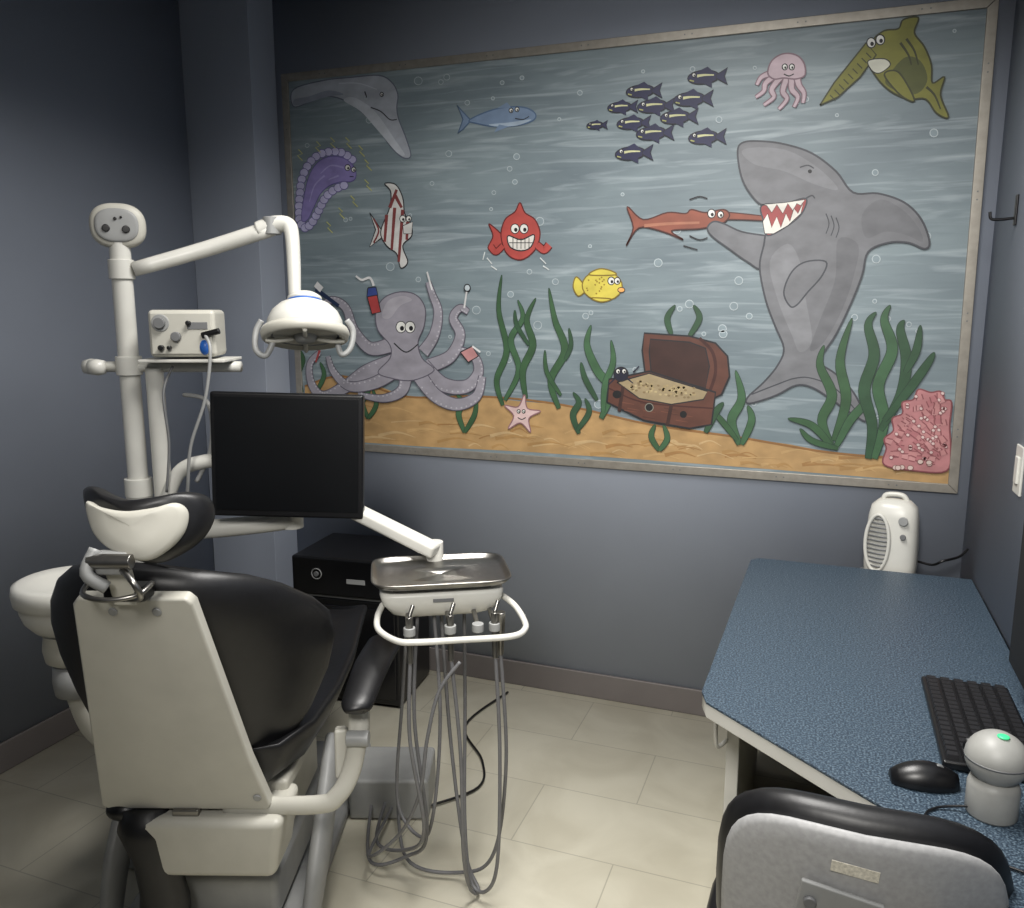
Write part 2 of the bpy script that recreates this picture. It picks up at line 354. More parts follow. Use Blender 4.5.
# shark
A=Art('painted_shark'); Sg=(111,112,116); Sd=(62,64,70); Sl=(123,124,128)
A.fill([(764,268),(748,262),(728,248),(712,236),(708,228),(714,222),(724,224),(742,232),(766,236),(790,240)],Sg,True,Sd,1.5)
A.fill([(738,152),(744,143),(762,142),(785,145),(812,154),(836,172),(853,193),(878,194),(904,203),(921,220),(929,242),(924,249),(908,243),(888,243),(868,252),(862,275),(851,303),(836,334),(822,355),(820,363),(836,374),(854,393),(866,420),(850,412),(830,398),(812,387),(796,385),(776,395),(750,403),(748,397),(764,382),(778,365),(784,348),(775,325),(766,300),(760,268),(764,246),(768,232),(786,224),(800,212),(804,200),(785,204),(764,206),(752,196),(742,178)],Sg,True,Sd,1.6)
A.fill([(742,152),(760,148),(790,152),(820,170),(838,190),(815,185),(785,172),(755,165)],Sl)
A.fill([(880,200),(902,210),(918,228),(922,242),(905,235),(885,232),(866,238),(862,215)],(103,104,108))
A.fill([(770,262),(778,300),(792,335),(800,352),(812,340),(806,300),(800,262),(788,244)],Sl)
A.fill([(838,240),(835,280),(820,320),(810,350),(824,342),(842,310),(854,275),(858,245)],(101,102,106))
A.fill([(790,306),(784,292),(792,272),(806,262),(826,262),(822,276),(808,292),(797,305)],Sg,True,Sd,1.4)
A.fill([(762,206),(785,204),(806,199),(802,214),(788,226),(768,236),(764,222)],(150,70,70),True,Sd,1.4)
A.fill([(762,205),(785,203),(805,200),(801,206),(797,204),(793,211),(788,204),(783,214),(777,205),(772,213),(767,206)],(216,212,204),False,K,.6)
A.fill([(765,234),(763,222),(768,214),(772,228),(777,217),(781,228),(786,214),(790,222),(794,209),(798,214),(803,204),(801,214),(788,226),(774,234)],(216,212,204),False,K,.6)
A.line([(806,199),(812,196),(815,199)],1.6,1,Sd); A.line([(800,168),(808,166),(814,169)],1.2,1,Sd); A.ell(810,172,2,2,K)
for i in range(3): A.line([(826+i*5,214+i*2),(829+i*5,224+i*2),(826+i*5,234+i*2)],1.0,.8,Sd)
A.line([(752,394),(775,385),(795,378),(812,378),(835,388),(856,410)],1.2,1,Sd)
A.done()
# seaweed
A=Art('painted_seaweed'); g1=(46,76,52); g2=(58,92,62); gd=(34,56,42)
def weed(p,w,c=g1): A.leaf(p,w,c,gd)
for p,w in [([(504,405),(498,380),(508,350),(500,310),(503,275)],6),([(506,400),(520,370),(512,340),(524,318),(519,300)],6),([(527,398),(524,370),(534,345),(528,320),(537,298)],7),([(530,345),(518,325),(516,310)],4),
  ([(560,408),(552,380),(566,350),(556,320),(550,288)],7),([(562,395),(548,372),(546,350)],4),([(566,360),(572,345),(570,328)],4),([(602,418),(612,390),(598,370),(588,345),(592,325)],8),([(604,412),(606,385),(614,362),(612,340)],6),([(598,400),(586,378),(582,362)],5),
  ([(580,433),(574,415),(580,402),(574,392)],6),([(578,430),(590,412),(586,398)],5),([(466,432),(460,414),(464,402),(458,394)],6),([(466,432),(476,414),(478,396)],5),([(370,418),(364,402),(370,390),(366,380)],6),([(370,418),(378,404),(374,388)],5),
  ([(304,392),(300,375),(305,360),(302,350)],6),([(318,392),(326,375),(322,362)],5),([(672,334),(668,318),(676,305)],5),([(690,336),(700,318),(694,305)],5),
  ([(740,444),(732,420),(742,398),(736,370)],8),([(742,444),(752,420),(748,405)],6),([(738,440),(722,420),(714,412)],5),([(706,432),(716,412),(724,402)],6),([(660,450),(652,436),(656,424)],5),([(660,450),(668,438),(664,424)],5),
  ([(832,446),(822,420),(832,395),(820,365),(824,345)],8),([(834,440),(846,400),(840,360),(852,318)],8),([(836,446),(850,420),(866,400),(862,380)],7),([(832,446),(812,425),(788,418)],6),([(838,448),(812,440),(800,428)],5),
  ([(868,458),(872,425),(864,390),(874,355),(868,325),(876,312)],9),([(874,458),(884,420),(878,385),(892,350),(884,320),(890,305)],9),([(880,430),(900,395),(906,360),(900,330),(904,320)],8),([(884,420),(908,390),(926,365),(934,352)],7),([(905,372),(916,350),(920,325)],6)]:
    weed(p,w,random.choice([g1,g2,(52,84,54)]))
A.done()
# treasure chest
A=Art('painted_treasure_chest'); Bw=(88,54,44); Bd=(56,34,30); 
A.fill([(646,374),(643,350),(645,333),(690,336),(716,343),(728,356),(730,376),(722,394),(714,398)],Bw,False,K,1.6)
A.fill([(652,373),(650,352),(651,339),(690,342),(706,348),(710,366),(706,388)],Bd,False,K,1.2)
A.line([(700,338),(713,352),(716,372),(710,392)],3,3,(62,32,28))
A.fill([(608,402),(610,379),(650,371),(716,392),(712,424),(690,428),(645,420)],Bw,False,K,1.8)
for i in range(12):
    x=612+random.random()*86; y=404+(x-612)*.14+random.uniform(-6,8); A.line([(x,y),(x+12,y+2)],1,.6,random.choice([(72,44,36),(106,66,52)]))
A.fill([(618,382),(650,373),(708,391),(704,399),(672,404),(640,398)],(150,134,104),False,K,1.2)
A.share()
for i in range(80): 
    t=random.random(); x=630+66*t; A.ell(x,384+9*t+random.uniform(-5,6),1.5,1.1,random.choice([(172,156,118),(128,110,80),(160,142,104)]),0,None,.6,8)
A.free()
A.line([(610,388),(645,402),(714,408)],1.4,1.4,(62,32,28)); A.line([(624,386),(620,411)],3.5,3.5,Bd); A.line([(672,405),(668,425)],3.5,3.5,Bd)
A.ell(650,407,4,4,(20,20,22),0,(120,120,110),.8); A.ell(618,394,4.5,4,(20,20,22)); A.ell(684,414,3.5,3.5,(20,20,22))
A.ell(622,374,7,7,(28,30,48),0,K); A.eye(619,371,2.2); A.eye(625,371,2.2)
for l in [[(616,378),(610,384)],[(628,378),(634,383)],[(634,372),(640,366)]]: A.line(l,1.6,1,(28,30,48))
A.done()
# starfish
A=Art('painted_starfish'); pts=[]
for i in range(10):
    a=-math.pi/2+.15+i*math.pi/5; r=20 if i%2==0 else 8.5; pts.append((523+r*math.cos(a)*.95,414+r*math.sin(a)))
A.fill(pts,(196,170,168),True,(130,96,100)); A.eye(520,411,1.6); A.eye(525,411,1.6); A.line([(519,417),(523,419),(527,417)],1,1,K); A.done()
# coral
A=Art('painted_coral'); C1=(174,118,120)
A.fill([(884,464),(886,448),(884,438),(893,430),(892,418),(902,413),(902,402),(913,399),(918,389),(930,392),(940,391),(944,399),(951,402),(949,425),(950,448),(946,470),(915,470)],C1,True,(120,66,70),1.3)
for i in range(150):
    a=random.uniform(3.2,5.6); rr=random.uniform(8,72); x=948+rr*math.cos(a)*.85; y=462+rr*math.sin(a)
    if 888<x<944 and y>396 and ((x-925)/38)**2+((y-436)/44)**2<1:
        ca,sa=math.cos(a+random.uniform(-.5,.5)),math.sin(a); A.line([(x,y),(x+6*ca,y+6*sa)],4.5,3.2,random.choice([(188,136,136),(168,108,112),(180,126,126)]),False,(130,76,80))
A.share()
for i in range(60):
    a=random.uniform(3.1,5.9); rr=random.uniform(15,74); x=944+rr*math.cos(a)*.85; y=462+rr*math.sin(a)
    if 886<x<948 and y>392: A.ell(x,y,2,1.7,(204,180,176),random.random(),(130,76,80),.5,8)
A.free()
for i in range(7): x=892+random.uniform(0,50); A.ell(x,464+random.uniform(-5,4),3,2.4,(200,180,172),0,(120,80,76),.6,10)
A.done()
# octopus
A=Art('painted_octopus'); O=(142,139,148); Od=(84,80,92); Ol2=(158,155,163)
T=[([(392,345),(372,348),(356,330),(348,308),(334,300),(322,308)],15,5),([(425,352),(436,335),(440,312),(434,294),(430,282)],13,5),([(430,366),(452,356),(462,335),(455,318),(462,308),(470,312)],14,5),
   ([(395,362),(368,372),(348,386),(326,396),(314,384),(312,364),(322,352)],17,5),([(400,368),(378,382),(352,386),(336,372),(330,356)],15,5),
   ([(425,366),(445,384),(468,386),(480,372),(476,356),(462,350)],17,6),([(418,370),(436,394),(458,404),(478,396),(484,376)],17,7),([(408,372),(404,390),(385,398),(360,394)],15,4)]
for p,a,b_ in T:
    A.line(p,a,b_,O,True,Od)
A.share()
for p,a,b_ in T:
    q=crom([Vector((x,y,0)) for x,y in p],5)
    for i in range(3,len(q)-1):
        d_=(q[i+1]-q[i]).normalized(); n_=Vector((-d_.y,d_.x,0)); w=a+(b_-a)*i/len(q); pp=q[i]+n_*w*.3
        A.ell(pp.x,pp.y,.9,.9,(172,170,178),0,None,.5,8)
A.free()
A.fill([(380,330),(378,312),(386,298),(402,292),(418,295),(427,308),(426,326),(420,342),(424,358),(436,370),(415,380),(394,378),(380,372),(392,358),(392,345)],O,True,Od,1.2)
A.fill([(384,316),(390,301),(404,296),(414,300),(402,306),(392,318)],Ol2)
A.eye(403,327,5); A.eye(412,327,5); A.line([(396,343),(408,352),(420,344)],1.6,1.2,K)
A.line([(318,289),(341,306)],5,4,(24,40,70)); A.line([(318,284),(324,290)],7,7,(200,200,200),False)
A.fill([(369,296),(379,294),(383,312),(374,314)],(160,60,60),False,K); A.fill([(370,288),(378,287),(380,295),(369,297)],(50,66,126),False,K); A.line([(376,286),(372,278),(364,280),(358,276)],3,2,(210,210,210))
A.line([(434,290),(429,272)],2,2,(205,205,205)); A.line([(466,308),(469,288)],2,2,(205,205,205)); A.ell(469,288,3,3.5,(180,190,195),0,K)
A.fill([(462,352),(474,346),(480,356),(470,362)],(180,130,130),False,K); A.line([(474,346),(482,352)],2,2,(215,215,215)); A.line([(322,350),(318,362)],3,2,(150,60,60))
A.done()
# frame screws
def lerp(a,b,t): return a+(b-a)*t
SV=[];SF=[]
for i in range(4):
    a,b_=(c4[i]+inn[i])/2,(c4[(i+1)%4]+inn[(i+1)%4])/2; n=7 if i in (0,2) else 4
    for k in range(n):
        for dd in (-.012,.012):
            t=(k+.5)/n; p=lerp(a,b_,t)+(b_-a).normalized()*dd; k0=len(SV)
            SV+= [Vector((p.x+.0026*math.cos(j*math.pi/4),-.0165,p.y+.0026*math.sin(j*math.pi/4)))-MO for j in range(8)]; SF.append(tuple(range(k0,k0+8)))
mk('frame_screws',SV,SF,GREY,mural,False)

# ---------------------------------------------------------------- desk
desk=empty('desk',(0,0,0))
dm=bpy.data.materials.new('laminate_blue_speckle'); dm.use_nodes=True; nt=dm.node_tree; N=nt.nodes; L=nt.links; b=N['Principled BSDF']; b.inputs['Roughness'].default_value=.48
tc=N.new('ShaderNodeTexCoord'); v1=N.new('ShaderNodeTexNoise'); v1.inputs['Scale'].default_value=260; v1.inputs['Detail'].default_value=2
L.new(tc.outputs['Object'],v1.inputs['Vector']); r=N.new('ShaderNodeValToRGB'); L.new(v1.outputs['Fac'],r.inputs[0])
e=r.color_ramp.elements; e[0].position=.38; e[0].color=rgb((30,42,54)); e[1].position=.66; e[1].color=rgb((96,112,124)); x=e.new(.5); x.color=rgb((48,64,79))
L.new(r.outputs[0],b.inputs['Base Color'])
dpts=[(.452,-.23),(-.165,-.23),(-.19,-.26),(-.205,-1.27),(-.19,-1.315),(.165,-1.615),(.19,-1.66),(.19,-2.6),(.452,-2.6)]
prism('top',dpts,.006,Matrix.Translation((0,0,.697)),dm,desk,.0015)
def insetp(p,d):
    n=len(p); out=[]
    for i in range(n):
        a=Vector(p[i-1]);b_=Vector(p[i]);c=Vector(p[(i+1)%n]); t1=(b_-a).normalized();t2=(c-b_).normalized()
        n1=Vector((-t1.y,t1.x));n2=Vector((-t2.y,t2.x)); m_=(n1+n2); m_=m_/max(.3,m_.length_squared/2)
        q=b_+m_*d; out.append((min(q.x,.452),q.y))
    return out
prism('edge_band',insetp(dpts,.002),.03,Matrix.Translation((0,0,.678)),WHITE,desk,.002)
box('end_panel',(-.15,-.68,.33),(.03,.82,.66),WHITE,desk,.003)
box('cabinet_wall_side',(.30,-.75,.33),(.28,.95,.66),CREAM,desk,.004)
box('modesty_panel',(.0,-.30,.38),(.3,.02,.56),CREAM,desk,.003)
tube('pull_upper',[(-.165,-1.09,.60),(-.185,-1.12,.60),(-.185,-1.12,.50),(-.165,-1.09,.50)],.005,WHITE,desk,4,8)
box('support_panel_near',(.42,-2.2,.33),(.05,.6,.66),WHITE,desk,.003)
box('rear_ledge',(.235,-.14,.645),(.17,.16,.02),GREY,desk,.003)
box('rear_ledge_bracket',(.235,-.14,.317),(.14,.02,.635),GREY,desk,.003)
# fan heater
fan=empty('fan_heater',(.232,-.14,.655),math.radians(-12))
pr=[]
for z,w,d_ in [(0,.070,.05),(.008,.076,.056),(.05,.078,.058),(.13,.077,.056),(.2,.073,.052),(.235,.066,.047),(.254,.046,.03),(.258,.01,.01)]:
    pr.append([Vector((w*math.copysign(abs(math.cos(a))**.6,math.cos(a)),d_*math.copysign(abs(math.sin(a))**.7,math.sin(a)),z)) for a in [2*math.pi*k/36 for k in range(36)]])
loft('body',pr,WHITE,fan)
for i in range(12):
    z=.045+i*.014; hw=.03*math.sqrt(max(0,1-((z-.12)/.09)**2)); tube('grille_%d'%i,[(-.036-hw,-.050,z),(-.036,-.060,z),(-.036+hw,-.061,z)],.0028,GREY,fan,4,8)
tube('grille_ring',[(-.036+.035*math.cos(a),-.055-.005*math.cos(a),.12+.092*math.sin(a)) for a in [2*math.pi*k/14 for k in range(14)]],.006,WHITE,fan,3,8,closed=True)
tube('handle',[(-.035,0,.25),(-.025,0,.268),(.02,0,.27),(.038,0,.248)],.008,WHITE,fan,5,10)
cyl('dial',(.035,-.055,.2),(.035,-.062,.2),.014,LGREY,fan); cyl('dial_small',(.038,-.057,.15),(.038,-.063,.15),.009,GREY,fan)
box('foot',(0,0,.004),(.15,.12,.012),LGREY,fan,.004)
tube('heater_cord',[(.07,.02,.06),(.12,.0,.06),(.15,-.01,.08),(.19,.03,.09),(.21,.06,.11)],.004,BPL,fan,6,8)
# keyboard
kb=empty('keyboard',(.318,-1.245,.7))
box('case',(0,0,.010),(.165,.37,.016),BPL,kb,.005)
KV=[];KF=[]
def addbox(V,Fc,c,s,tp=.8):
    k=len(V); 
    for zz,t in ((-1,1),(1,tp)):
        for xx,yy in ((-1,-1),(1,-1),(1,1),(-1,1)): V.append((c[0]+xx*s[0]/2*t,c[1]+yy*s[1]/2*t,c[2]+zz*s[2]/2))
    Fc+= [(k,k+3,k+2,k+1),(k+4,k+5,k+6,k+7),(k,k+1,k+5,k+4),(k+1,k+2,k+6,k+5),(k+2,k+3,k+7,k+6),(k+3,k,k+4,k+7)]
for i in range(6):
    for j in range(18): addbox(KV,KF,(-.065+i*.0258,-.166+j*.0195,.0215),(.021,.0165,.008))
mk('keys',KV,KF,mat('key_black',(24,24,27),.5),kb,False)
# mouse
ms=empty('computer_mouse',(.200,-1.49,.7),math.radians(8))
lp=[]
for u in range(11):
    t=u/10; x=-.053+.106*t; w=.031*math.sin(math.pi*(.06+.88*t))**.45; h=.036*math.sin(math.pi*(.08+.80*t))**.6
    lp.append([Vector((x,w*math.cos(a),max(0.001,.004+h*math.sin(a) if math.sin(a)>0 else .002))) for a in [2*math.pi*k/20 for k in range(20)]])
loft('shell',lp,BPL,ms); cyl('wheel',(.022,-.004,.03),(.022,.004,.03),.009,GREY,ms)
# desktop camera
wc=empty('desktop_camera',(.293,-1.545,.7))
CG=mat('camera_shell_grey',(150,150,146),.45)
lathe('base',[(.036,0),(.038,.004),(.038,.05),(.034,.062),(.02,.066),(.001,.066)],(0,0,0),CG,wc)
sphere('head',(0,.0,.097),.046,CG,wc,(1,1,.95))
lathe('seam',[(.0463,-.0015),(.0466,0),(.0463,.0015)],(0,0,.097),GREY,wc)
sphere('status_led',(.004,-.01,.1395),.009,GREEN,wc,(1,1,.3)); cyl('lens',(-.03,.028,.097),(-.036,.034,.097),.014,BPL,wc)
tube('cable',[(-.03,-.01,.012),(-.08,-.02,.004),(-.1,-.06,.004),(-.06,-.12,.004),(.05,-.16,.004)],.0022,BPL,wc,6,8)
# desk monitor
MB=mat('matte_black',(10,10,12),.6,0,.1,20)
dmn=empty('computer_monitor.001',(.432,-1.31,.7))
box('bezel',(-.022,0,.245),(.03,.5,.34),MB,dmn,.006); box('panel',(-.0375,0,.25),(.002,.47,.30),MB,dmn,.0005)
box('neck',(-.002,0,.06),(.02,.06,.12),BPL,dmn,.004); box('stand_foot',(-.005,0,.006),(.03,.2,.01),BPL,dmn,.004)
# light switch, hook
sw=empty('light_switch',(XR,-.69,1.12)); box('plate',(-.003,0,0),(.006,.075,.118),WHITE,sw,.002); box('rocker',(-.008,0,0),(.006,.032,.065),WHITE,sw,.002)
hk=empty('wall_hook',(XR,-.33,1.745)); box('plate',(-.003,0,.02),(.006,.02,.08),BPL,hk,.002); tube('arm',[(0,0,0),(-.04,0,-.003),(-.06,0,0),(-.064,0,.018)],.004,BPL,hk,5,8)

# ---------------------------------------------------------------- office chair
oc=empty('office_chair',(.09,-1.80,0))
SH=mat('chair_shell_grey',(158,158,158),.5,0,.1,120,.1)
def sup(w,h,n,ex=3.2,dx=0,dz=0): 
    o=[]
    for k in range(n):
        a=2*math.pi*k/n; c,s=math.cos(a),math.sin(a)
        o.append((dx+w*math.copysign(abs(c)**(2/ex),c),dz+h*math.copysign(abs(s)**(2/ex),s)))
    return o
def cushion(name,w,h,th,M,m,parent,bend=0,ex=3.2,n=40):
    loops=[]
    for s_,d_ in [(.02,-.5),(.5,-.5),(.85,-.48),(.96,-.36),(1,-.1),(1,.1),(.96,.36),(.85,.48),(.5,.5),(.02,.5)]:
        loops.append([M@Vector((x*s_,y*s_,d_*th+bend*(x*s_/w)**2)) for x,y in sup(w,h,n,ex)])
    return loft(name,loops,m,parent)
Mb=frame((0,0,.61),(1,0,0),(0,-.12,1))
cushion('back_cushion',.205,.20,.06,Mb@Matrix.Translation((0,0,-.03)),BLACK,oc,-.05)
cushion('back_shell',.192,.187,.022,Mb@Matrix.Translation((0,0,.008)),SH,oc,-.045,3.6)
def onb(name,c,s,m,bv,rz=0):
    o=box(name,(0,0,0),s,m,oc,bv); o.matrix_local=Mb@Matrix.Translation(c)@Matrix.Rotation(rz,4,'Z'); return o
onb('bracket_plate',(-.028,.066,.024),(.11,.07,.008),LGREY,.003,math.radians(-8))
for dx in (-.065,.010): 
    q=Mb@Vector((dx,.072-(dx+.03)*.14,.027)); q2=Mb@Vector((dx,.072-(dx+.03)*.14,.035)); cyl('bolt_%d'%(dx>0),q,q2,.009,GREY,oc)
lb=mat('label_white',(205,200,185),.6,0,.25,200)
onb('label',(-.010,.135,.0195),(.062,.018,.001),lb,.0002,math.radians(-4))
box('back_stem',(-.02,-.035,.47),(.06,.012,.28),LGREY,oc,.004); box('seat_bar',(-.02,.12,.335),(.06,.32,.015),BPL,oc,.004)
cushion('seat',.23,.21,.08,frame((0,.2,.43),(1,0,0),(0,1,0)),BLACK,oc,.01)
cyl('gas_column',(0,.22,.10),(0,.22,.40),.028,BPL,oc)
for i in range(5):
    a=math.radians(72*i+100); ex,ey=.26*math.cos(a),.22+.26*math.sin(a)
    tube('leg_%d'%i,[(0,.22,.12),(ex*.5,.22+(ey-.22)*.5,.10),(ex,ey,.075)],[.026,.02,.014],BPL,oc,4,10); cyl('caster_%d'%i,(ex-.018,ey,.028),(ex+.018,ey,.028),.028,BPL,oc); cyl('caster_pin_%d'%i,(ex,ey,.03),(ex,ey,.075),.008,BPL,oc)

# ---------------------------------------------------------------- dental chair
dc=empty('dental_chair',(-1.438,-1.195,0),math.radians(20))
o0=Vector((0,-.45,.42)); vv=Vector((0,-.17,.55)).normalized(); uu=Vector((1,0,0)); bn=Vector((0,-.55,-.17)).normalized()
def BR(u,v,n): return o0+uu*u+vv*v+bn*n
rows=[(-.03,.10),(-.02,.14),(.02,.185),(.10,.245),(.20,.285),(.30,.305),(.39,.30),(.46,.275),(.53,.23),(.575,.18),(.60,.10)]
loops=[]
for i,(v,w) in enumerate(rows):
    endf=.35 if i in (0,len(rows)-1) else (.7 if i in (1,len(rows)-2) else 1)
    lp=[]
    for k in range(44):
        a=2*math.pi*k/44; c,s=math.cos(a),math.sin(a); u=w*math.copysign(abs(c)**.8,c); n=.045*endf*math.copysign(abs(s)**.8,s)
        if u<0: u*=.96; off=.07*(u/.25)**2; vs=v
        else: off=.19*(u/.3)**2; vs=v-.085*(u/.3)**1.2*max(0,(v-.1)/.45)
        lp.append(BR(u,vs-.012*max(0,(v-.3)/.3),n-.05-off))
    loops.append(lp)
loft('back_cushion',loops,BLACK,dc)
pp=[(-.19,0),(-.18,-.012),(.18,-.012),(.19,0),(.165,.14),(.117,.555),(.105,.57),(-.105,.57),(-.117,.555)]
prism('back_panel',pp,.03,frame(BR(0,0,.015),uu,vv),CREAM,dc,.006)
for u,v in [(-.04,.54),(.045,.54),(.165,.03)]: cyl('panel_screw_%d_%d'%(u*100,v*100),BR(u,v,.029),BR(u,v,.034),.009,LGREY,dc)
# headrest: saddle shaped pad with white rear shell
Mh=frame(Vector((.022,-.66,1.105)),(1,-.0,-.02),(0,.22,1))
def outl(name,pts,th,off,bend,m,rnd):
    P=crom([Vector(((x-148)*.00188,(522-y)*.00188,0)) for x,y in pts],6,True); c=sum(P,Vector())/len(P); loops=[]
    for s_,d_ in [(.05,-.5),(.5,-.5),(1-rnd*1.6,-.47),(1-rnd*.5,-.33),(1,-.08),(1,.08),(1-rnd*.5,.33),(1-rnd*1.6,.47),(.5,.5),(.05,.5)]:
        lp=[]
        for p in P:
            q=c+(p-c)*s_; lp.append(Mh@Vector((q.x,q.y,off+d_*th+bend*(q.x/.12)**2)))
        loops.append(lp)
    return loft(name,loops,m,dc)
outl('headrest_cushion',[(81,488),(95,485),(115,492),(140,497),(168,493),(193,488),(210,494),(215,512),(209,532),(195,548),(172,560),(148,556),(122,542),(103,526),(87,507)],.06,-.015,-.05,BLACK,.1)
outl('headrest_shell',[(99,500),(118,505),(145,508),(172,504),(190,499),(200,508),(198,528),(186,545),(168,556),(146,552),(122,540),(107,524)],.03,.018,-.045,CREAM,.08)
box('headrest_clamp',(.0,-.70,1.045),(.06,.035,.04),LGREY,dc,.008,(.3,0,0)); cyl('clamp_knob',(-.04,-.71,1.05),(.04,-.71,1.05),.014,STEEL,dc)
box('headrest_slide',(0,-.675,1.0),(.045,.018,.10),CREAM,dc,.004,(.3,0,0)); box('slide_socket',(.0,-.65,.972),(.08,.05,.03),BPL,dc,.008)
tube('clamp_lever',[(.02,-.71,1.035),(.05,-.73,1.015),(.055,-.72,.985),(.02,-.70,.975)],.006,STEEL,dc,5,10)
tube('clamp_arm',[(-.03,-.70,1.07),(-.04,-.72,1.03),(-.01,-.71,1.0)],.012,LGREY,dc,5,10)
tube('clamp_bail',[(-.06,-.68,1.0),(-.05,-.72,.99),(0,-.735,.985),(.05,-.72,.99),(.06,-.68,1.0)],.005,STEEL,dc,5,8)
# seat and leg rest
loops=[]
for y,w,z,th in [(-.44,.12,.47,.03),(-.42,.2,.47,.05),(-.3,.25,.465,.055),(-.1,.265,.46,.055),(.1,.265,.47,.055),(.3,.25,.49,.05),(.45,.235,.48,.045),(.54,.21,.45,.04),(.59,.17,.43,.035),(.61,.08,.42,.02)]:
    loops.append([Vector((w*math.copysign(abs(math.cos(a))**.6,math.cos(a)),y,z+th*math.copysign(abs(math.sin(a))**.8,math.sin(a))+.05*(math.cos(a)**4)*(1 if math.sin(a)>-.5 else .3))) for a in [2*math.pi*k/40 for k in range(40)]])
loft('seat_cushion',loops,BLACK,dc)
box('seat_pan',(0,.02,.395),(.40,.80,.04),CREAM,dc,.01)
# arm rest
X=.385
tube('arm_pad',[(X,-.47,.632),(X,-.45,.642),(X+.01,-.33,.675),(X+.02,-.20,.68),(X+.02,-.165,.675)],[.012,.036,.042,.042,.012],BLACK,dc,6,16,.55)
tube('arm_post',[(X-.005,-.37,.64),(X-.005,-.41,.57),(X-.02,-.435,.48),(X-.05,-.455,.425),(X-.10,-.46,.405),(.08,-.46,.402)],[.018,.022,.022,.021,.021,.021],CREAM,dc,7,14,.6)
box('arm_hinge',(X-.01,-.39,.555),(.04,.07,.09),CREAM,dc,.01,(-.3,0,0)); cyl('arm_hinge_cap',(X-.03,-.43,.55),(X+.02,-.43,.55),.018,LGREY,dc)
box('arm_bracket',(X-.05,-.40,.50),(.03,.05,.11),CREAM,dc,.008,(-.3,0,.2))
# lower body
box('recline_housing',(.05,-.42,.315),(.34,.17,.15),CREAM,dc,.02,None,.86)
box('latch',(0,-.475,.39),(.06,.02,.03),STEEL,dc,.004)
box('lift_body',(0,-.12,.26),(.30,.42,.24),CREAM,dc,.02)
box('lift_lower',(0,-.15,.12),(.34,.5,.12),LGREY,dc,.02)
for sgn,nm in ((1,'right'),(-1,'left')):
    tube('lift_arm_'+nm,[(sgn*.24,-.10,.36),(sgn*.25,-.2,.30),(sgn*.25,-.32,.17),(sgn*.24,-.40,.04)],[.04,.05,.05,.04],LGREY,dc,6,14,.5,up=(1,0,0))
box('base_plate',(0,0,.022),(.46,.95,.04),LGREY,dc,.012)
loops=[]
for z,x,wx,wy in [(.40,-.10,.05,.03),(.34,-.10,.065,.04),(.27,-.085,.05,.035),(.18,-.07,.055,.035),(.09,-.075,.06,.035),(.045,-.08,.06,.03)]:
    loops.append([Vector((x+wx*math.cos(a)*(1+.12*math.sin(3*a)),-.47+wy*math.sin(a),z)) for a in [2*math.pi*k/20 for k in range(20)]])
loft('bellows_cover',loops,BLACK,dc)
sphere('black_bumper',(-.15,-.46,.39),.035,BPL,dc,(1.1,.8,.7))

# ---------------------------------------------------------------- cuspidor
cu=empty('cuspidor',(-1.665,-1.56,0))
lathe('bowl',[(.05,.74),(.08,.75),(.10,.775),(.108,.80),(.108,.815),(.118,.82),(.121,.845),(.118,.862),(.105,.868),(.085,.86),(.05,.845),(.001,.84)],(0,0,0),WHITE,cu,sx=1.05)
lathe('neck',[(.05,.66),(.065,.67),(.07,.70),(.065,.735),(.07,.74),(.04,.745)],(0,0,0),CREAM,cu)
lathe('collar',[(.04,.58),(.058,.585),(.062,.62),(.058,.655),(.045,.66)],(.01,0,0),LGREY,cu)
tube('column',[(.01,0,.62),(.03,.02,.50),(.06,.06,.42),(.07,.12,.27),(.05,.2,.08),(.05,.22,.02)],[.045,.045,.045,.045,.05,.05],CREAM,cu,6,16)
tube('rinse_spout',[(.07,.04,.84),(.08,.04,.89),(.055,.02,.905),(.02,.0,.885)],.004,STEEL,cu,6,8)
box('foot',(.05,.22,.015),(.2,.2,.03),LGREY,cu,.008)

# ---------------------------------------------------------------- dental light with post
dl=empty('dental_light',(0,0,0)); PX,PY=-1.735,-1.255
cyl('post',(PX,PY,.02),(PX,PY,1.69),.026,WHITE,dl); cyl('post_sleeve',(PX,PY,.60),(PX,PY,1.0),.034,WHITE,dl); cyl('post_collar',(PX,PY,1.33),(PX,PY,1.38),.033,WHITE,dl); cyl('post_collar_low',(PX,PY,1.0),(PX,PY,1.05),.036,WHITE,dl)
lathe('post_foot',[(.001,.001),(.14,.001),(.14,.02),(.06,.04),(.001,.045)],(PX,PY,0),LGREY,dl)
cyl('pivot',(PX,PY,1.58),(PX,PY,1.63),.032,WHITE,dl)
tube('swing_arm',[(PX+.03,PY+.01,1.605),(-1.57,-1.13,1.66),(-1.405,-1.055,1.717)],[.019,.021,.022],WHITE,dl,3,14)
tube('elbow',[(-1.44,-1.07,1.71),(-1.40,-1.052,1.725),(-1.365,-1.045,1.725),(-1.348,-1.05,1.70),(-1.342,-1.055,1.62),(-1.34,-1.06,1.53)],[.023,.024,.021,.019,.018,.016],WHITE,dl,6,14)
cyl('elbow_joint',(-1.405,-1.055,1.70),(-1.405,-1.055,1.745),.024,LGREY,dl)
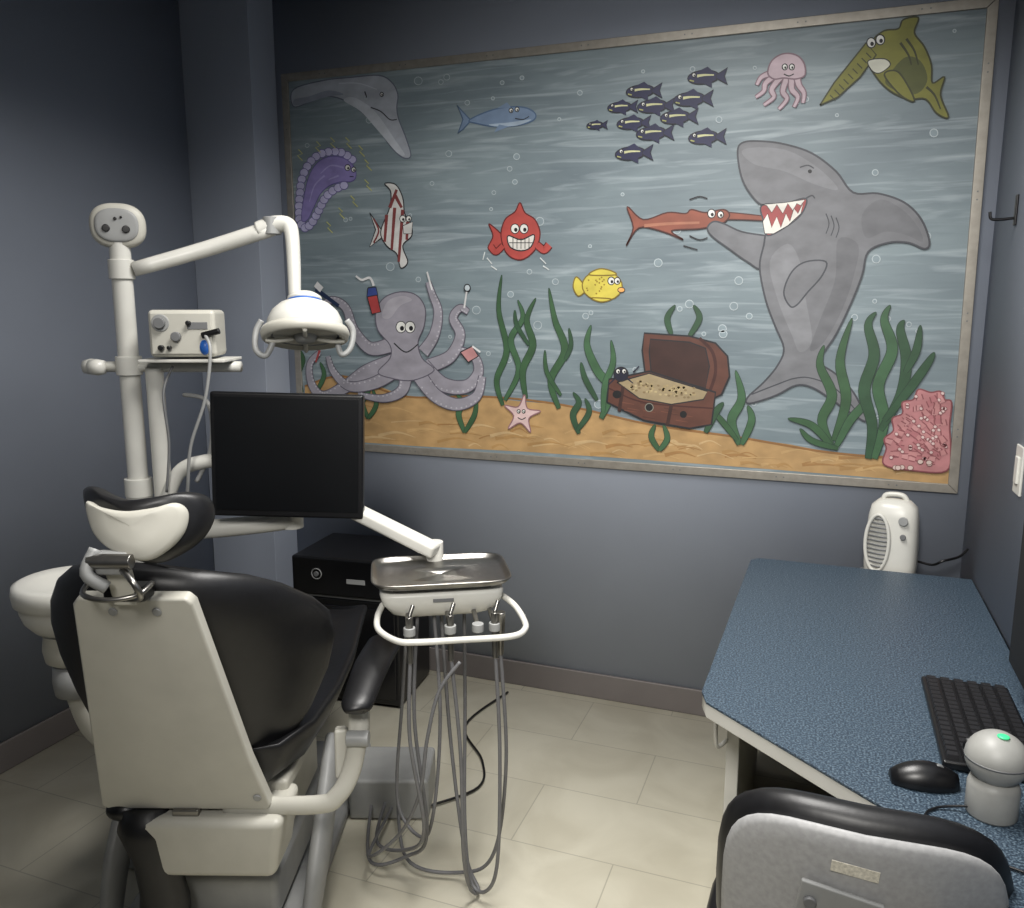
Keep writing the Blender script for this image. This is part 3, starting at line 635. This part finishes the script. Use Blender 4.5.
# control head: rounded pod facing the operator
fd=Vector((.62,-.78,-.02)).normalized(); rt=Vector((0,0,1)).cross(fd).normalized()
Mc=frame((PX,PY,1.715),rt,(0,0,1))
cushion('control_head',.067,.057,.05,Mc,CREAM,dl,0,2.5)
cushion('control_face',.052,.042,.008,Mc@Matrix.Translation((0,0,.0255)),LGREY,dl,0,2.5)
for i,(x,y,r_) in enumerate([(-.025,-.008,.0095),(.022,-.010,.0095),(-.002,.016,.004),(.012,.02,.003)]):
    cyl('control_button_%d'%i,Mc@Vector((x,y,.028)),Mc@Vector((x,y,.034)),r_,BPL,dl)
# lamp head (lens side tipped towards the patient)
LC=Vector((-1.28,-1.105,1.455)); ax=Vector((-.16,.27,.94)).normalized()
lathe('lamp_dome',[(.092,-.012),(.098,.0),(.096,.018),(.086,.04),(.068,.058),(.045,.068),(.001,.07)],LC,WHITE,dl,ax,40)
lathe('lamp_ring',[(.09,-.01),(.110,-.006),(.114,-.016),(.110,-.03),(.098,-.034),(.085,-.022)],LC,CREAM,dl,ax,40)
lathe('lamp_reflector',[(.001,-.012),(.06,-.014),(.092,-.026),(.094,-.018),(.001,-.006)],LC,GLASS,dl,ax,40)
lathe('lamp_core',[(.001,-.04),(.022,-.038),(.03,-.028),(.03,-.012),(.001,-.01)],LC,LGREY,dl,ax,24)
lathe('lamp_band',[(.044,.066),(.047,.069),(.047,.071),(.044,.073),(.001,.073)],LC,BLUE,dl,ax,24)
lathe('lamp_hub',[(.046,.072),(.044,.082),(.03,.092),(.001,.094)],LC,WHITE,dl,ax,24)
q0=Vector((0,0,1)).rotation_difference(ax)
for i in range(4):
    a=i*math.pi/2+.6; d_=q0@Vector((math.cos(a),math.sin(a),0)); 
    tube('lamp_fin_%d'%i,[LC+d_*.03-ax*.03,LC+d_*.07-ax*.036,LC+d_*.10-ax*.034],.006,CREAM,dl,4,8)
tube('lamp_yoke',[(-1.34,-1.06,1.54),(-1.33,-1.065,1.535),tuple(LC+ax*.085)],.015,WHITE,dl,4,12)
for sg,nm in ((-1,'left'),(1,'right')):
    q=LC+rt*sg*.108
    tube('lamp_handle_'+nm,[q+Vector((0,0,.02)),q+rt*sg*.016+Vector((0,0,-.01)),q+rt*sg*.012+Vector((0,-.01,-.055)),q-rt*sg*.012+Vector((0,-.01,-.07)),q-rt*sg*.028+Vector((0,0,-.03))],.008,LGREY,dl,6,10)
# bracket shelf
tube('bracket_bar',[(-1.825,-1.285,1.352),(-1.62,-1.21,1.352),(-1.46,-1.145,1.352)],.018,WHITE,dl,2,12,.8)
for i,(x,y) in enumerate([(-1.83,-1.288),(-1.80,-1.30)]): lathe('bracket_knob_%d'%i,[(.001,-.022),(.018,-.02),(.022,0),(.018,.02),(.001,.022)],(x,y,1.352),WHITE,dl,(.9,.35,0),16)
cyl('secondary_post',(-1.665,-1.24,.95),(-1.665,-1.24,1.35),.023,WHITE,dl)
cyl('secondary_post_bracket',(PX,PY,.97),(-1.665,-1.24,.97),.02,WHITE,dl)
box('shelf',(-1.57,-1.205,1.372),(.22,.15,.008),WHITE,dl,.002,(0,0,math.radians(22)))
# scaler box
su=empty('ultrasonic_scaler',(-1.57,-1.21,1.3765),math.radians(28))
box('case',(0,0,.065),(.165,.13,.12),CREAM,su,.012); box('face',(-.0,-.066,.065),(.15,.006,.105),CREAM,su,.004)
for i,(x,z,r_) in enumerate([(-.05,.092,.014),(-.012,.058,.012),(-.05,.03,.007),(-.03,.03,.005),(.02,.092,.006)]): cyl('knob_%d'%i,(x,-.068,z),(x,-.085,z),r_,GREY if i<2 else BPL,su)
cyl('knob_ring',(-.05,-.067,.092),(-.05,-.072,.092),.022,LGREY,su); box('display',(.04,-.0695,.085),(.05,.003,.018),GREY,su,.001)
lathe('blue_badge',[(.001,0),(.012,0),(.012,.002),(.001,.002)],(.055,-.069,.03),BLUE,su,(0,-1,0),20,1,1.6)
cyl('outlet',(.05,-.07,.06),(.095,-.075,.072),.008,BPL,su)
tube('scaler_cord',[(.06,-.075,.06),(.075,-.10,.02),(.055,-.10,-.10),(.01,-.09,-.22),(-.01,-.07,-.33),(-.03,-.03,-.42)],.0045,LGREY,su,7,8)
tube('scaler_cord_b',[(-.04,-.02,-.02),(-.06,-.05,-.09),(-.055,-.05,-.22),(-.07,-.05,-.35)],.0035,GREY,su,7,8)
tube('scaler_tube',[(-.03,.03,-.1),(.03,.0,-.11),(.05,-.02,-.16),(.04,-.02,-.25),(.0,-.02,-.33)],.006,LGREY,su,7,8)

# ---------------------------------------------------------------- monitor on arm
mo=empty('computer_monitor',(-1.315,-1.155,1.122),math.radians(21))
box('bezel',(0,0,0),(.40,.03,.33),BPL,mo,.006,(math.radians(-2),math.radians(1.5),0)); box('panel',(-.0,-.0155,.004),(.376,.002,.30),SCREEN,mo,.0005,(math.radians(-2),math.radians(1.5),0))
box('rear_housing',(0,.03,0),(.26,.04,.22),BPL,mo,.012); box('logo',(-.0,-.0155,-.157),(.035,.002,.004),LGREY,mo,.0003,(math.radians(-2),0,0))
tube('mount_arm',[(-.345,.02,-.14),(-.30,.02,-.05),(-.23,.02,-.02),(-.1,.04,-.01),(0,.05,0)],.019,WHITE,mo,6,12)

# ---------------------------------------------------------------- delivery unit
du=empty('delivery_unit',(0,0,0))
tube('lower_arm',[(PX,PY,.905),(-1.571,-1.19,.905),(-1.40,-1.10,.92),(-1.36,-1.08,.93)],[.024,.026,.026,.024],WHITE,du,4,14)
cyl('arm_pivot',(-1.37,-1.075,.90),(-1.37,-1.075,1.06),.03,WHITE,du)
def beam(name,a,b_,w,h,m,par,bv=.008):
    a=Vector(a);b_=Vector(b_); d_=(b_-a); M=frame((a+b_)/2,d_,Vector((0,0,1)).cross(d_))
    o=box(name,(0,0,0),(d_.length,w,h),m,par,bv); o.matrix_local=M; return o
beam('upper_arm',(-1.36,-1.075,1.035),(-.925,-1.075,.878),.05,.036,WHITE,du,.01)
TC=Vector((-.878,-1.150,0)); R3=Matrix.Rotation(math.radians(30),3,'Z')
def TL(x,y,z): return TC+R3@Vector((x,y,z))
cyl('arm_end',(-.945,-1.045,.79),(-.945,-1.045,.895),.024,WHITE,du)
box('arm_socket',tuple(TL(-.01,.09,.79)),(.12,.06,.05),WHITE,du,.01,(0,0,math.radians(30)))
loops=[]
for z,w,d_ in [(.762,.10,.07),(.772,.125,.085),(.80,.147,.10),(.822,.152,.103),(.829,.148,.10)]:
    loops.append([TL(x,y,z) for x,y in sup(w,d_,40,8)])
loft('head_body',loops,WHITE,du)
box('head_label',tuple(TL(.0,-.1035,.812)),(.05,.002,.008),GREY,du,.0003,(0,0,math.radians(30)))
box('tray_gap_shade',tuple(TL(0,0,.834)),(.24,.15,.014),BPL,du,.003,(0,0,math.radians(30)))  # black slab stands in for the shaded gap between tray and body
loops=[]
for z,s_ in [(.8575,1.0),(.860,1.02),(.857,1.025),(.849,.98),(.844,.95),(.8425,.5),(.8425,.02)]:
    loops.append([TL(x,y,z) for x,y in sup(.168*s_,.120*s_,48,6)])
for z,s_ in [(.845,.02),(.845,.5),(.846,.92),(.850,.96),(.8575,1.0)]:
    loops.append([TL(x,y,z) for x,y in sup(.168*s_,.120*s_,48,6)])
loft('instrument_tray',loops,STEEL,du,False)
tube('handle_loop',[TL(-.145,-.05,.79),TL(-.158,-.09,.775),TL(-.155,-.15,.765),TL(-.115,-.21,.76),TL(-.07,-.225,.76),TL(.03,-.227,.76),TL(.145,-.225,.76),TL(.182,-.20,.765),TL(.188,-.15,.77),TL(.175,-.09,.785),TL(.145,-.04,.80)],.0075,WHITE,du,8,12)
hx=[-.085,.01,.075,.115]
for i,x in enumerate(hx):
    y=-.20
    cyl('holder_%d'%i,TL(x,y+.03,.775),TL(x,y+.03,.755),.014,LGREY,du); cyl('holder_arm_%d'%i,TL(x,-.08,.775),TL(x,y+.03,.768),.006,STEEL,du)
    if i!=2: cyl('handpiece_%d'%i,TL(x,y+.03,.80),TL(x,y+.02,.69),.009,STEEL,du,.007); cyl('handpiece_tip_%d'%i,TL(x,y+.03,.80),TL(x+.01,y+.04,.825),.005,STEEL,du)
cyl('syringe_body',TL(.13,-.17,.80),TL(.13,-.16,.69),.011,STEEL,du,.008)
def hose(nm,pts,r=.0048): tube(nm,pts,r,HOSE,du,10,8)
hose('hose_0',[TL(-.085,-.18,.70),TL(-.09,-.18,.5),TL(-.06,-.16,.25),TL(-.10,-.05,.12),TL(-.18,.1,.05),(-1.16,-.95,.06)])
hose('hose_1',[TL(.01,-.18,.70),TL(.03,-.18,.45),TL(.035,-.17,.18),TL(.055,-.13,.05),TL(.08,-.10,.02),TL(.05,-.05,.10),TL(.02,.0,.4),TL(.0,0,.77)])
hose('hose_2',[TL(.115,-.18,.70),TL(.125,-.18,.45),TL(.12,-.17,.15),TL(.095,-.14,.045),TL(.06,-.10,.05),TL(.05,-.06,.2),TL(.06,0,.5),TL(.06,0,.77)])
hose('hose_3',[TL(.13,-.16,.70),TL(.145,-.15,.4),TL(.12,-.10,.12),TL(.04,-.04,.03),TL(-.1,.04,.03),(-1.14,-.93,.06)])
hose('hose_4',[TL(-.06,-.05,.77),TL(-.075,-.08,.5),TL(-.05,-.10,.2),TL(-.10,-.02,.08),TL(-.2,.05,.03),(-1.2,-.98,.05)])
hose('hose_5',[TL(-.02,-.04,.77),TL(-.01,-.07,.5),TL(-.03,-.08,.25),TL(-.06,-.02,.13),TL(-.12,.05,.2),TL(-.1,.05,.5),TL(-.08,.02,.77)])
hose('hose_6',[TL(.03,-.19,.69),TL(-.02,-.19,.62),TL(-.05,-.19,.50),TL(-.07,-.17,.35),TL(-.12,-.1,.2),TL(-.2,0,.08),(-1.13,-.98,.04)],.0045)
box('floor_junction_box',(-1.17,-.90,.065),(.24,.20,.13),LGREY,du,.012,(0,0,math.radians(20)))
tube('floor_cable',[(-1.05,-.9,.01),(-.95,-.75,.008),(-1.0,-.6,.008),(-1.15,-.4,.008),(-1.1,-.1,.008)],.004,BPL,du,8,8)

# ---------------------------------------------------------------- black cabinet
cb=empty('storage_cabinet',(-1.66,-.23,0),math.radians(6))
box('lower_case',(0,0,.215),(.42,.32,.41),BPL,cb,.008); box('upper_case',(0,-.01,.51),(.43,.34,.15),BPL,cb,.01)
box('gap_rail',(0,-.005,.428),(.39,.30,.016),GREY,cb,.002); box('lower_front',(0,-.163,.215),(.39,.006,.36),mat('gloss_black',(16,16,18),.2),cb,.004)
box('brand_plate',(.05,-.1815,.50),(.075,.002,.018),LGREY,cb,.0005)
tube('power_ring',[(-.11+.02*math.cos(a),-.182,.52+.02*math.sin(a)) for a in [2*math.pi*k/12 for k in range(12)]],.0022,LGREY,cb,3,6,closed=True); cyl('power_knob',(-.11,-.18,.52),(-.11,-.188,.52),.01,GREY,cb)
for dx in (-.17,.17):
    for dy in (-.12,.12): cyl('foot_%d_%d'%(dx*100,dy*100),(dx,dy,0),(dx,dy,.015),.015,BPL,cb)

# ---------------------------------------------------------------- lights
def area(name,loc,sx_,sy_,e_,target=None,col=(1,.97,.92),spread=None):
    l=bpy.data.lights.new(name,'AREA'); l.shape='RECTANGLE'; l.size=sx_; l.size_y=sy_; l.energy=e_; l.color=col
    if spread: l.spread=math.radians(spread)
    o=bpy.data.objects.new(name,l); o.location=loc; sc.collection.objects.link(o)
    if target: o.rotation_euler=(Vector(target)-Vector(loc)).to_track_quat('-Z','Y').to_euler()
    return o
def spot(name,loc,target,e_,ang,blend,size,col=(1,.97,.92)):
    l=bpy.data.lights.new(name,'SPOT'); l.energy=e_; l.spot_size=math.radians(ang); l.spot_blend=blend; l.shadow_soft_size=size; l.color=col
    o=bpy.data.objects.new(name,l); o.location=loc; sc.collection.objects.link(o)
    o.rotation_euler=(Vector(target)-Vector(loc)).to_track_quat('-Z','Y').to_euler(); return o
area('ceiling_light',(-.45,-1.45,H-.02),.6,1.2,54,None,(1,.975,.94),150)
spot('added_front_spot',(-.15,-3.4,2.4),(-.55,-.2,.85),270,70,1.0,.3)  # unseen spot, added to brighten the back wall and leave the corners dark
# ---------------------------------------------------------------- camera
cd=bpy.data.cameras.new('camera'); cam=bpy.data.objects.new('camera',cd); sc.collection.objects.link(cam)
cd.sensor_width=36; cd.sensor_fit='HORIZONTAL'; cd.lens=F/1024*36; cd.clip_start=.02
cam.location=CAM; cam.rotation_euler=(math.pi/2-PIT,0,YAW); sc.camera=cam
sc.view_settings.view_transform='Standard'
